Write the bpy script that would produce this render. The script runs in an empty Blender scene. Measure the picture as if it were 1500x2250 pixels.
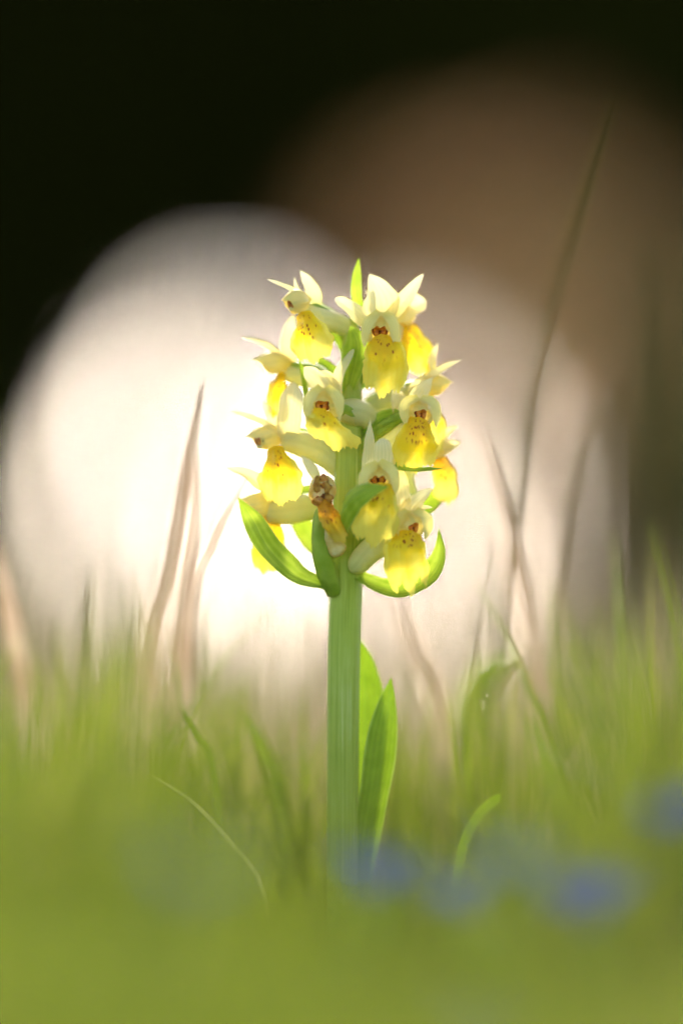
import bpy, math, random
import numpy as np
from mathutils import Vector, Matrix

# ------------------------------------------------------------------ camera, sky, sun, exposure
S = 0.09e-3                 # metres per photo pixel in the plane of focus
D0 = 1.125                  # distance of the orchid from the lens
PITCH = math.atan(325 * S / D0)
HC = -(D0 * math.sin(PITCH) + math.cos(PITCH) * (1125 - 2190) * S)
SUN_EL, SUN_ROT = 25.0, -3.0
sc = bpy.context.scene
col = sc.collection
cd = bpy.data.cameras.new('camera')
cam = bpy.data.objects.new('camera', cd)
col.objects.link(cam)
sc.camera = cam
cam.location = (0, -D0, HC)
cam.rotation_euler = (math.pi / 2 + PITCH, 0, 0)
cd.sensor_fit = 'VERTICAL'
cd.sensor_height = 36.0
cd.lens = 200.0
cd.clip_start = 0.02
cd.clip_end = 3000
cd.dof.use_dof = True
cd.dof.focus_distance = D0 - 0.007
cd.dof.aperture_fstop = 200.0 / 75.0
w = bpy.data.worlds.new('World')
sc.world = w
w.use_nodes = True
sky = w.node_tree.nodes.new('ShaderNodeTexSky')
sky.sky_type = 'NISHITA'
sky.sun_disc = False
sky.sun_elevation = math.radians(SUN_EL)
sky.sun_rotation = math.radians(SUN_ROT)
sky.altitude = 900
sky.air_density = 0.32
sky.dust_density = 2.4
sky.ozone_density = 0.0
bg = w.node_tree.nodes['Background']
w.node_tree.links.new(sky.outputs[0], bg.inputs[0])
bg.inputs[1].default_value = 0.15
ld = bpy.data.lights.new('sun', 'SUN')
sun = bpy.data.objects.new('sun', ld)
col.objects.link(sun)
ld.energy = 1.5
ld.angle = math.radians(10)
ld.color = (1.0, 0.90, 0.76)
e, a = math.radians(SUN_EL), math.radians(SUN_ROT)
tosun = Vector((math.sin(a) * math.cos(e), math.cos(a) * math.cos(e), math.sin(e)))
sun.rotation_euler = (-tosun).to_track_quat('-Z', 'Y').to_euler()
sun.location = (0, 5, 12)
vs = sc.view_settings
vs.view_transform = 'Standard'
vs.look = 'None'
vs.gamma = 1
vs.use_curve_mapping = False
vs.exposure = 2.52
sc.render.engine = 'CYCLES'
sc.cycles.use_denoising = True
sc.cycles.denoiser = 'OPENIMAGEDENOISE'
sc.cycles.denoising_input_passes = 'RGB_ALBEDO'
sc.cycles.denoising_prefilter = 'ACCURATE'
sc.cycles.use_adaptive_sampling = False
sc.cycles.max_bounces = 10
sc.cycles.diffuse_bounces = 6
sc.cycles.transmission_bounces = 8
sc.cycles.sample_clamp_indirect = 8

# ------------------------------------------------------------------ helpers
rng = np.random.default_rng(7)
random.seed(7)
RIGHT = np.array((1.0, 0, 0))
FWD = np.array((0, math.cos(PITCH), math.sin(PITCH)))
UP = np.array((0, -math.sin(PITCH), math.cos(PITCH)))
CAM = np.array((0, -D0, HC))


def P(px, py, dz=0.0):
    """a photo pixel at dz millimetres behind the plane of the orchid's stem"""
    D = D0 + dz * 1e-3
    k = S * D / D0
    return CAM + FWD * D + RIGHT * (px - 750) * k + UP * (1125 - py) * k


def PO(px, py, dz=0.0):
    """same, for the pieces of the orchid"""
    return P(px, py, dz * 0.75)


def V(v):
    v = np.array(v, float)
    v = v / np.linalg.norm(v)
    return RIGHT * v[0] + UP * v[1] - FWD * v[2]


def unit(a):
    return a / np.maximum(np.linalg.norm(a, axis=-1, keepdims=True), 1e-12)


def catmull(pts, n):
    p = np.array(pts, float)
    p = np.vstack([2 * p[0] - p[1], p, 2 * p[-1] - p[-2]])
    m = len(p) - 3
    t = np.linspace(0, m, n)
    i = np.minimum(t.astype(int), m - 1)
    f = (t - i)[:, None]
    a, b, c, d = p[i], p[i + 1], p[i + 2], p[i + 3]
    return 0.5 * (2 * b + (c - a) * f + (2 * a - 5 * b + 4 * c - d) * f ** 2 + (3 * b - a - 3 * c + d) * f ** 3)


def prof(w, t):
    if np.isscalar(w):
        return np.full_like(t, w)
    k = np.array([x[0] for x in w], float)
    y = np.array([x[1] for x in w], float)
    i = np.clip(np.searchsorted(k, t, side='right') - 1, 0, len(k) - 2)
    # monotone cubic
    h = np.diff(k)
    dl = np.diff(y) / h
    m = np.zeros(len(k))
    m[0], m[-1] = dl[0], dl[-1]
    for j in range(1, len(k) - 1):
        m[j] = 0 if dl[j - 1] * dl[j] <= 0 else 2 * dl[j - 1] * dl[j] / (dl[j - 1] + dl[j])
    f = (t - k[i]) / h[i]
    return ((2 * f ** 3 - 3 * f ** 2 + 1) * y[i] + (f ** 3 - 2 * f ** 2 + f) * h[i] * m[i]
            + (-2 * f ** 3 + 3 * f ** 2) * y[i + 1] + (f ** 3 - f ** 2) * h[i] * m[i + 1])


def mesh_obj(name, verts, faces, mat, parent=None, uv=None, smooth=True, attr=None):
    me = bpy.data.meshes.new(name)
    verts = np.asarray(verts, np.float32)
    off = np.zeros(3)
    if parent is not None:
        off = np.array(parent.matrix_world.translation) if parent.type == 'EMPTY' else np.array(parent['o'])
    me.from_pydata((verts - off).tolist() if len(verts) < 20000 else (verts - off).astype(float).tolist(), [], faces)
    if uv is not None:
        l = me.uv_layers.new(name='UVMap')
        vi = np.zeros(len(me.loops), np.int32)
        me.loops.foreach_get('vertex_index', vi)
        l.data.foreach_set('uv', np.asarray(uv, np.float32)[vi].ravel())
    if attr is not None:
        at = me.attributes.new('rnd', 'FLOAT', 'POINT')
        at.data.foreach_set('value', np.asarray(attr, np.float32))
    if smooth:
        me.polygons.foreach_set('use_smooth', [True] * len(me.polygons))
    me.materials.append(mat)
    ob = bpy.data.objects.new(name, me)
    col.objects.link(ob)
    if parent is not None:
        ob.parent = parent
    return ob


def grid_faces(nu, nv, wrap=False, base=0):
    f = []
    for i in range(nu - 1):
        for j in range(nv if wrap else nv - 1):
            k = (j + 1) % nv
            f.append((base + i * nv + j, base + i * nv + k, base + (i + 1) * nv + k, base + (i + 1) * nv + j))
    return f


def empty(name, loc, label, cat, group=None):
    o = bpy.data.objects.new(name, None)
    o.empty_display_size = 0.01
    o.location = loc
    col.objects.link(o)
    tag(o, label, cat, group)
    bpy.context.view_layer.update()
    return o


def tag(o, label=None, cat=None, group=None, kind=None):
    if label: o['label'] = label
    if cat: o['category'] = cat
    if group: o['group'] = group
    if kind: o['kind'] = kind


# ------------------------------------------------------------------ materials
def new_mat(name):
    m = bpy.data.materials.new(name)
    m.use_nodes = True
    nt = m.node_tree
    nt.nodes.clear()
    return m, nt


class G:
    """tiny node helper"""
    def __init__(s, nt): s.nt = nt
    def n(s, t, **k):
        x = s.nt.nodes.new(t)
        for a, b in k.items(): setattr(x, a, b)
        return x
    def l(s, a, b): s.nt.links.new(a, b)
    def val(s, x, i):
        if hasattr(x, 'is_linked'): s.l(x, i)
        else: i.default_value = x
    def math(s, op, a, b=0.0, c=None, clamp=False):
        x = s.n('ShaderNodeMath', operation=op, use_clamp=clamp)
        s.val(a, x.inputs[0]); s.val(b, x.inputs[1])
        if c is not None: s.val(c, x.inputs[2])
        return x.outputs[0]
    def ramp(s, f, stops, interp='EASE'):
        x = s.n('ShaderNodeValToRGB')
        x.color_ramp.interpolation = interp
        el = x.color_ramp.elements
        while len(el) < len(stops): el.new(0.5)
        for q, (p, c) in zip(el, stops):
            q.position = p; q.color = (*c, 1) if len(c) == 3 else c
        s.val(f, x.inputs[0])
        return x.outputs[0]
    def mix(s, f, a, b, mode='MIX'):
        x = s.n('ShaderNodeMix', data_type='RGBA', blend_type=mode)
        s.val(f, x.inputs[0])
        for v, i in ((a, x.inputs[6]), (b, x.inputs[7])):
            if hasattr(v, 'is_linked'): s.l(v, i)
            else: i.default_value = (*v, 1)
        return x.outputs[2]
    def smooth(s, x, a, b):
        m = s.n('ShaderNodeMapRange', interpolation_type='SMOOTHSTEP')
        s.val(x, m.inputs[0]); m.inputs[1].default_value = a; m.inputs[2].default_value = b
        return m.outputs[0]
    def noise(s, scale, vec=None, detail=3, rough=0.5):
        x = s.n('ShaderNodeTexNoise'); x.inputs['Scale'].default_value = scale
        x.inputs['Detail'].default_value = detail; x.inputs['Roughness'].default_value = rough
        if vec is not None: s.l(vec, x.inputs['Vector'])
        return x.outputs['Fac']
    def bump(s, h, strength, dist):
        x = s.n('ShaderNodeBump'); x.inputs['Strength'].default_value = strength
        x.inputs['Distance'].default_value = dist; s.l(h, x.inputs['Height'])
        return x.outputs[0]
    def sheet(s, colr, trans, tcol=None, rough=0.5, spec=0.3, normal=None, gain=1.0):
        """leaf-like surface: reflects and lets light through"""
        p = s.n('ShaderNodeBsdfPrincipled')
        s.l(colr, p.inputs['Base Color'])
        p.inputs['Roughness'].default_value = rough
        p.inputs['Specular IOR Level'].default_value = spec
        t = s.n('ShaderNodeBsdfTranslucent')
        s.l(tcol if tcol is not None else colr, t.inputs['Color'])
        if normal is not None:
            s.l(normal, p.inputs['Normal']); s.l(normal, t.inputs['Normal'])
        m = s.n('ShaderNodeMixShader'); m.inputs[0].default_value = trans
        s.l(p.outputs[0], m.inputs[1]); s.l(t.outputs[0], m.inputs[2])
        o = s.n('ShaderNodeOutputMaterial'); s.l(m.outputs[0], o.inputs[0])
    def uv(s):
        x = s.n('ShaderNodeTexCoord')
        y = s.n('ShaderNodeSeparateXYZ'); s.l(x.outputs['UV'], y.inputs[0])
        return x, y.outputs[0], y.outputs[1]


def mat_petal(name, c_base, c_mid, c_tip, trans=0.42):
    m, nt = new_mat(name); g = G(nt)
    tc, v, t = g.uv()
    c = g.ramp(t, [(0.0, c_base), (0.45, c_mid), (1.0, c_tip)])
    # parallel veins
    wv = g.math('SINE', g.math('MULTIPLY', v, 34.0))
    nz = g.noise(900, tc.outputs['Object'], 3)
    vein = g.math('MULTIPLY', g.smooth(wv, 0.3, 1.0), g.math('MULTIPLY', nz, 0.55))
    c = g.mix(vein, c, (0.62, 0.62, 0.18))
    big = g.noise(160, tc.outputs['Object'], 2)
    c = g.mix(g.math('MULTIPLY', g.smooth(big, 0.45, 0.75), 0.35), c, (0.80, 0.66, 0.22))
    h = g.math('ADD', g.math('MULTIPLY', wv, 0.35), nz)
    g.sheet(c, trans, rough=0.45, spec=0.25, normal=g.bump(h, 0.35, 0.0003))
    return m


def mat_lip(name, deep, mid, pale, spot=True, trans=0.46):
    m, nt = new_mat(name); g = G(nt)
    tc, v, t = g.uv()
    av = g.math('ABSOLUTE', g.math('MULTIPLY_ADD', v, 2.0, -1.0))
    nz = g.noise(420, tc.outputs['Object'], 3)
    # deep yellow from the throat down the middle, paler to the frilled rim
    k = g.math('MAXIMUM', g.smooth(t, 0.25, 1.02), g.math('MULTIPLY', g.smooth(av, 0.35, 1.05), g.smooth(t, 0.1, 0.5)))
    info = g.n('ShaderNodeObjectInfo')
    k = g.math('ADD', k, g.math('MULTIPLY_ADD', nz, 0.6, -0.30))
    k = g.math('ADD', k, g.math('MULTIPLY_ADD', info.outputs['Random'], 0.5, -0.25), clamp=True)
    c = g.ramp(k, [(0.0, deep), (0.45, mid), (1.0, pale)])
    rib = g.math('SINE', g.math('MULTIPLY', g.math('ADD', v, g.math('MULTIPLY', nz, 0.05)), 52.0))
    c = g.mix(g.math('MULTIPLY', g.smooth(rib, 0.0, 1.0), 0.07), c, (0.80, 0.42, 0.02))
    if spot:
        cmb = g.n('ShaderNodeCombineXYZ')
        info = g.n('ShaderNodeObjectInfo')
        g.l(g.math('MULTIPLY', v, 14.0), cmb.inputs[0]); g.l(g.math('MULTIPLY', t, 10.5), cmb.inputs[1])
        g.l(g.math('MULTIPLY', info.outputs['Random'], 37.0), cmb.inputs[2])
        vo = g.n('ShaderNodeTexVoronoi', voronoi_dimensions='3D'); vo.inputs['Scale'].default_value = 1.0
        vo.inputs['Randomness'].default_value = 0.85
        g.l(cmb.outputs[0], vo.inputs['Vector'])
        dot = g.math('SUBTRACT', 1.0, g.smooth(vo.outputs['Distance'], 0.24, 0.38))
        sepc = g.n('ShaderNodeSeparateColor'); g.l(vo.outputs['Color'], sepc.inputs[0])
        keep = g.math('GREATER_THAN', sepc.outputs[0], g.math('MULTIPLY', info.outputs['Random'], 0.5))
        band = g.math('MULTIPLY', g.math('SUBTRACT', 1.0, g.smooth(av, 0.42, 0.62)), g.math('MULTIPLY', g.smooth(t, 0.05, 0.15), g.math('SUBTRACT', 1.0, g.smooth(t, 0.58, 0.72))))
        c = g.mix(g.math('MULTIPLY', g.math('MULTIPLY', dot, keep), band), c, (0.36, 0.075, 0.012))
    h = g.math('ADD', g.math('MULTIPLY', rib, 0.14), nz)
    g.sheet(c, trans, rough=0.5, spec=0.2, normal=g.bump(h, 0.4, 0.0004))
    return m


def mat_green(name, c1, c2, trans=0.35, veins=26.0, tip=None):
    m, nt = new_mat(name); g = G(nt)
    tc, v, t = g.uv()
    nz = g.noise(260, tc.outputs['Object'], 4)
    wv = g.math('SINE', g.math('MULTIPLY', g.math('ADD', v, g.math('MULTIPLY', nz, 0.03)), veins))
    f = g.math('ADD', g.math('MULTIPLY', g.smooth(wv, -1, 1), 0.13), g.math('MULTIPLY', nz, 0.87))
    c = g.ramp(f, [(0.25, c1), (0.75, c2)])
    av = g.math('ABSOLUTE', g.math('MULTIPLY_ADD', v, 2.0, -1.0))
    c = g.mix(g.math('MULTIPLY', g.smooth(av, 0.86, 1.0), 0.5), c, (0.50, 0.58, 0.16))
    mid = g.math('SUBTRACT', 1.0, g.smooth(av, 0.02, 0.10))
    c = g.mix(g.math('MULTIPLY', mid, 0.35), c, (0.12, 0.24, 0.02))
    fine = g.noise(3000, tc.outputs['Object'], 2)
    h = g.math('ADD', g.math('MULTIPLY', wv, 0.16), fine)
    g.sheet(c, trans, rough=0.5, spec=0.15, normal=g.bump(h, 0.3, 0.0003))
    return m


def mat_plain(name, c1, c2, scale, trans=0.0, rough=0.6, spec=0.3, bump=0.3, bdist=0.0003, attr=False):
    m, nt = new_mat(name); g = G(nt)
    tc = g.n('ShaderNodeTexCoord')
    nz = g.noise(scale, tc.outputs['Object'], 4)
    c = g.ramp(nz, [(0.3, c1), (0.7, c2)])
    g.sheet(c, trans, rough=rough, spec=spec, normal=g.bump(nz, bump, bdist))
    return m


def mat_grass(name, stops, trans=0.4):
    m, nt = new_mat(name); g = G(nt)
    at = g.n('ShaderNodeAttribute'); at.attribute_name = 'rnd'
    c = g.ramp(at.outputs['Fac'], stops, 'LINEAR')
    tc, v, t = g.uv()
    nz = g.noise(300, tc.outputs['Object'], 2)
    c = g.mix(g.math('MULTIPLY', nz, 0.3), c, (0.24, 0.24, 0.03))
    g.sheet(c, trans, rough=0.5, spec=0.25)
    return m


M = {}
M['petal'] = mat_petal('petal', (0.90, 0.70, 0.12), (0.96, 0.79, 0.20), (0.96, 0.79, 0.20), 0.30)
M['sepal'] = mat_petal('sepal', (0.84, 0.72, 0.20), (0.95, 0.82, 0.33), (0.95, 0.85, 0.44))
M['spur'] = mat_petal('spur', (0.78, 0.74, 0.28), (0.82, 0.80, 0.38), (0.70, 0.72, 0.28), 0.5)
M['lip'] = mat_lip('lip', (0.86, 0.54, 0.010), (0.90, 0.66, 0.016), (0.90, 0.77, 0.11))
M['lip_old'] = mat_lip('withered_lip', (0.80, 0.36, 0.015), (0.86, 0.55, 0.03), (0.84, 0.66, 0.10))
M['column'] = mat_plain('column', (0.50, 0.14, 0.015), (0.80, 0.36, 0.04), 2200, 0.1, 0.4, 0.4)
M['stigma'] = mat_plain('stigma', (0.84, 0.70, 0.18), (0.90, 0.80, 0.34), 700, 0.3, 0.3, 0.5)
M['cavity'] = mat_plain('cavity', (0.20, 0.05, 0.008), (0.36, 0.11, 0.015), 1500, 0.05, 0.5, 0.3)
M['brown'] = mat_plain('dried', (0.46, 0.17, 0.02), (0.82, 0.44, 0.06), 900, 0.2, 0.6, 0.2, 0.6)
M['dry_spur'] = mat_plain('dried_spur', (0.80, 0.58, 0.12), (0.90, 0.76, 0.28), 500, 0.35, 0.6, 0.2, 0.6, 0.0006)
M['bract'] = mat_green('bract', (0.26, 0.40, 0.016), (0.43, 0.55, 0.05), 0.45)
M['leaf'] = mat_green('leaf', (0.16, 0.28, 0.008), (0.26, 0.40, 0.018), 0.40, 40.0)
M['ovary'] = mat_green('ovary', (0.31, 0.43, 0.025), (0.46, 0.56, 0.07), 0.30, 19.0)

# ------------------------------------------------------------------ shape builders (pixel outlines, real depth)
def ribbon(name, pts, w, mat, parent, nrm=(0, 0, 1), side=None, cup=0.0, crease=0.0, ruffle=0.0, tip='point',
           nu=26, nv=11, lip=None, seed=0, curl=0.0):
    C = catmull([PO(*q) for q in pts], nu)
    t = np.linspace(0, 1, nu)
    T = unit(np.gradient(C, axis=0))
    if isinstance(nrm[0], (tuple, list)):
        kk = np.linspace(0, len(nrm) - 1, nu)
        NN = np.array([V(n) for n in nrm])
        N0 = unit(np.stack([np.interp(kk, range(len(nrm)), NN[:, a]) for a in range(3)], 1))
    else:
        N0 = np.repeat(V(nrm)[None], nu, 0)
    if side is not None:
        Sd = np.repeat(V(side)[None], nu, 0)
    else:
        Sd = unit(np.cross(T, N0))
    N = unit(np.cross(Sd, T))
    N = N * np.sign((N * N0).sum(1, keepdims=True) + 1e-9)
    wd = prof(w, t) * S * 0.5
    gr_ = np.random.default_rng(seed * 7 + len(pts) + int(abs(pts[0][0])))
    wd = wd * (1 + 0.035 * np.sin(t * 9 + gr_.uniform(0, 6)) + 0.02 * np.sin(t * 23 + gr_.uniform(0, 6)))
    if tip == 'round':
        q = np.clip((t - 0.80) / 0.20, 0, 1)
        wd = wd * np.sqrt(np.clip(1 - q ** 2, 0.0, 1))
    v = np.linspace(-1, 1, nv)
    r = np.random.default_rng(seed + 11)
    verts = np.zeros((nu, nv, 3))
    ph = r.uniform(0, 6.28, 4)
    if lip is not None:
        fr = 1 + lip.get('lobe', 0.10) * np.cos(v * math.pi * 2.6 + lip.get('ph', 0)) * (0.5 + 0.5 * np.abs(v)) \
            - lip.get('round', 0.22) * np.abs(v) ** 2.2 + 0.018 * np.sin(v * 31 + ph[0]) + 0.014 * np.sin(v * 53 + ph[1])
    for j, vv in enumerate(v):
        tt = t if lip is None else np.clip(t * fr[j], 0, 1.35)
        if lip is None:
            c, n, s_, ww = C, N, Sd, wd
        else:
            # sample along (and a little past) the centre line
            def samp(A):
                o = np.stack([np.interp(tt, t, A[:, a]) for a in range(3)], 1)
                ex = np.maximum(tt - 1, 0)[:, None]
                return o, ex
            c, ex = samp(C); c = c + ex * (C[-1] - C[-2]) * (nu - 1)
            n = samp(N)[0]; s_ = samp(Sd)[0]; ww = np.interp(tt, t, wd)
            ww = ww * (1 + 0.035 * np.sin(t * 26 + ph[2] + 2 * vv) * abs(vv) * np.clip(t * 2 - .4, 0, 1))
        cu = cup
        if abs(cu) > 1e-3:
            R = ww / cu
            off = s_ * (R * math.sin(vv * cu))[:, None] + n * (R * (1 - math.cos(vv * cu)))[:, None]
        else:
            off = s_ * (ww * vv)[:, None]
        off = off - n * (crease * ww * math.exp(-(vv / 0.22) ** 2))[:, None]
        if ruffle:
            off = off + n * (ruffle * ww * np.sin(t * 13 + ph[3] + vv * 1.7) * vv ** 2)[:, None]
        if curl:
            off = off - n * (curl * ww * np.clip(t - .55, 0, 1) ** 2 * 4)[:, None]
        verts[:, j] = c + off
    uv = np.stack(np.meshgrid(v * 0.5 + 0.5, t), -1).reshape(-1, 2)
    return mesh_obj(name, verts.reshape(-1, 3), grid_faces(nu, nv), mat, parent, uv)


def tube(name, pts, rad, mat, parent, nu=26, ns=16, ribs=0.0, nrib=7, flat=1.0, jit=0.0, seed=0, origin=None):
    C = catmull([PO(*q) for q in pts], nu)
    t = np.linspace(0, 1, nu)
    T = unit(np.gradient(C, axis=0))
    A = unit(np.cross(T, np.repeat(V((0.13, 0.2, 1))[None], nu, 0)))
    B = unit(np.cross(A, T))
    r = prof(rad, t) * S
    r[0] *= 0.05 if origin is None else 1
    q = np.clip((t - 0.88) / 0.12, 0, 1)
    r = r * np.sqrt(np.clip(1 - q ** 2, 0.0004, 1))
    th = np.linspace(0, 2 * math.pi, ns, endpoint=False)
    g_ = np.random.default_rng(seed)
    rr = r[:, None] * (1 + ribs * np.cos(th * nrib)[None]) * (1 + jit * g_.normal(size=(nu, ns)))
    verts = C[:, None] + A[:, None] * (rr * np.cos(th))[..., None] + B[:, None] * (rr * np.sin(th) * flat)[..., None]
    uv = np.stack(np.meshgrid(np.arange(ns) / ns, t), -1).reshape(-1, 2)
    return mesh_obj(name, verts.reshape(-1, 3), grid_faces(nu, ns, True), mat, parent, uv)


def frame(face, roll=0.0):
    f = V(face)
    u = UP - f * (UP @ f)
    u = u / np.linalg.norm(u)
    r = np.cross(f, u)
    u, r = u * math.cos(roll) + r * math.sin(roll), r * math.cos(roll) - u * math.sin(roll)
    return f, u, r


def hood(name, c, face, a, b, cl, parent, mat, roll=0.0, beak=0.25, phi=2.75, seed=0, open_=0.50):
    """petals closed over the throat: a cowl with a small opening low in front and a short beak above it"""
    f, u, r = frame(face, roll)
    c0 = PO(*c)
    nu, nv = 22, 33
    verts = np.zeros((nu, nv, 3)); uv = np.zeros((nu, nv, 2))
    g_ = np.random.default_rng(seed + 5)
    p1, p2 = g_.uniform(0, 6.28, 2)
    for i in range(nu):
        s = i / (nu - 1)
        rho = 0.25 + 0.75 * math.sin(min(1, s * 1.7) * math.pi / 2) ** 0.8
        k = max(0, (s - 0.55) / 0.45)
        rho *= 1 - (1 - open_) * k ** 1.6
        low = 0.22 * k ** 1.5                       # the opening sits low
        for j in range(nv):
            q = -1 + 2 * j / (nv - 1)
            ph = q * phi
            top = math.exp(-(ph / 0.7) ** 2)
            fx = cl * (s - 0.60) * (1 + 0.05 * math.sin(3 * ph + p1))
            fx += cl * s ** 3 * (beak * top - 0.22 * abs(q) ** 1.5)
            rim = 0.05 * k * math.sin(7 * ph + p2)
            seam = 1 - 0.11 * math.exp(-(ph / 0.12) ** 2)
            x = a * math.sin(ph) * (rho + rim) * (1 + 0.07 * math.sin(2 * ph + p2) + 0.04 * math.sin(5 * ph + p1))
            y = b * (math.cos(ph) * (rho + rim) * seam - low * (0.6 + 0.4 * top))
            verts[i, j] = c0 + (r * x + u * y + f * fx) * S
            uv[i, j] = (j / (nv - 1), s)
    return mesh_obj(name, verts.reshape(-1, 3), grid_faces(nu, nv), mat, parent, uv.reshape(-1, 2))


def blob(c0, ax, n=10, m=8, p=1.0):
    """ellipsoid; ax = three world vectors"""
    vs_, fs = [], []
    for i in range(m + 1):
        th = math.pi * i / m
        for j in range(n):
            ph = 2 * math.pi * j / n
            vs_.append(c0 + ax[0] * math.sin(th) * math.cos(ph) + ax[1] * math.cos(th) + ax[2] * math.sin(th) * math.sin(ph))
    return vs_, grid_faces(m + 1, n, True)


def column(c, face, k, parent, roll=0.0):
    """anther with its two pockets, set back in the dark throat, over the pale stigma"""
    f, u, r = frame(face, roll)
    c0 = PO(*c)
    k = k * S
    vs_, fs = [], []
    for sx in (-1, 1):
        b_, g_ = blob(c0 + r * sx * 7.5 * k - u * 7 * k + f * 4 * k, (r * 5.5 * k, u * 14 * k + r * sx * 3.0 * k, f * 7 * k))
        fs += [tuple(x + len(vs_) for x in q) for q in g_]; vs_ += b_
    b_, g_ = blob(c0 + u * 6 * k + f * 3 * k, (r * 15 * k, u * 8 * k, f * 9 * k))
    fs += [tuple(x + len(vs_) for x in q) for q in g_]; vs_ += b_
    mesh_obj('column', vs_, fs, M['column'], parent)
    b_, g_ = blob(c0 - f * 8 * k - u * 4 * k, (r * 19 * k, u * 18 * k, f * 8 * k), 14, 8)
    mesh_obj('throat', b_, g_, M['cavity'], parent)
    b_, g_ = blob(c0 - u * 21 * k + f * 2 * k, (r * 13 * k, u * 8 * k, f * 9 * k), 12, 8)
    mesh_obj('stigma', b_, g_, M['stigma'], parent)


# ------------------------------------------------------------------ setting: ground
def ground_z(x, y):
    # a small rise carries the orchid; behind it the meadow drops away and runs out level
    k = np.clip((y - 0.30) / 4.0, 0, 1)
    z = -0.75 * (k * k * (3 - 2 * k))
    z = z + 0.004 * np.sin(x * 21 + 1.3) * np.cos(y * 17) + 0.006 * np.sin(x * 7.1) * np.sin(y * 5.3 + 1)
    far = np.clip((np.hypot(x, y) - 3) / 60, 0, 1)
    z = z + far * 0.35 * np.sin(x * 0.11 + 2) * np.cos(y * 0.09)
    far2 = np.clip((y - 60) / 260, 0, 1)
    return z + far2 * 2.2


def mat_ground():
    m, nt = new_mat('meadow_soil'); g = G(nt)
    tc = g.n('ShaderNodeTexCoord')
    n1 = g.noise(90, tc.outputs['Object'], 6, 0.65); n2 = g.noise(0.35, tc.outputs['Object'], 4)
    c = g.ramp(n1, [(0.3, (0.06, 0.07, 0.02)), (0.7, (0.16, 0.15, 0.06))])
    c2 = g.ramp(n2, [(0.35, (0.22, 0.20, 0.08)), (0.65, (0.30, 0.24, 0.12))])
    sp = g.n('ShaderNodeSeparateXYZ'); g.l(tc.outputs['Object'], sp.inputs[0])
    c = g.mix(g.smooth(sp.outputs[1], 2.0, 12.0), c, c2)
    g.sheet(c, 0.0, rough=0.9, spec=0.1, normal=g.bump(n1, 0.6, 0.004))
    return m


xs = np.concatenate([-np.geomspace(900, 2.0, 26), np.linspace(-1.8, 1.8, 61), np.geomspace(2.0, 900, 26)])
ys = np.concatenate([-np.geomspace(300, 1.6, 20), np.linspace(-1.5, 5.0, 110), np.geomspace(5.2, 1500, 44)])
gx, gy = np.meshgrid(xs, ys)
gz = ground_z(gx, gy)
gr = mesh_obj('ground', np.stack([gx, gy, gz], -1).reshape(-1, 3), grid_faces(len(ys), len(xs)), mat_ground())
tag(gr, 'meadow ground with short turf', 'ground', kind='structure')

# ------------------------------------------------------------------ setting: forest edge (dark, backlit)
def mat_foliage(name, c1, c2, trans):
    m, nt = new_mat(name); g = G(nt)
    at = g.n('ShaderNodeAttribute'); at.attribute_name = 'rnd'
    c = g.ramp(at.outputs['Fac'], [(0.0, c1), (1.0, c2)], 'LINEAR')
    g.sheet(c, trans, rough=0.9, spec=0.0)
    return m


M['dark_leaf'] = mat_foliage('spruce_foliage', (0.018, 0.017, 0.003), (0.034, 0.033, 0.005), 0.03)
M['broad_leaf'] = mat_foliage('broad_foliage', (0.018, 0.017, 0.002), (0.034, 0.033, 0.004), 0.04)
M['dry_leaf'] = mat_foliage('dry_beech_leaf', (0.54, 0.34, 0.15), (0.78, 0.53, 0.28), 0.60)
M['bark'] = mat_plain('bark', (0.045, 0.035, 0.025), (0.11, 0.085, 0.06), 14, 0, 0.9, 0.1, 1.0, 0.02)


def leaf_cloud(pts, nrm, size, g_, droop=0.3):
    """two-triangle leaves, folded along the midrib"""
    n = len(pts)
    d = unit(g_.normal(size=(n, 3)) + nrm * 0.8 - np.array((0, 0, droop)))
    s_ = unit(np.cross(d, g_.normal(size=(n, 3))))
    up = np.cross(s_, d)
    L = (size * g_.uniform(0.6, 1.4, n))[:, None]
    W = L * 0.45
    a = pts; b = pts + d * L * .5 + s_ * W * .5 + up * W * .25; c = pts + d * L; e_ = pts + d * L * .5 - s_ * W * .5 + up * W * .25
    v = np.stack([a, b, c, e_], 1).reshape(-1, 3)
    i = np.arange(n)[:, None] * 4
    f = np.vstack([i + np.array([[0, 1, 2]]), i + np.array([[0, 2, 3]])])
    return v, f.tolist(), np.repeat(g_.uniform(0, 1, n), 4)


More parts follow.
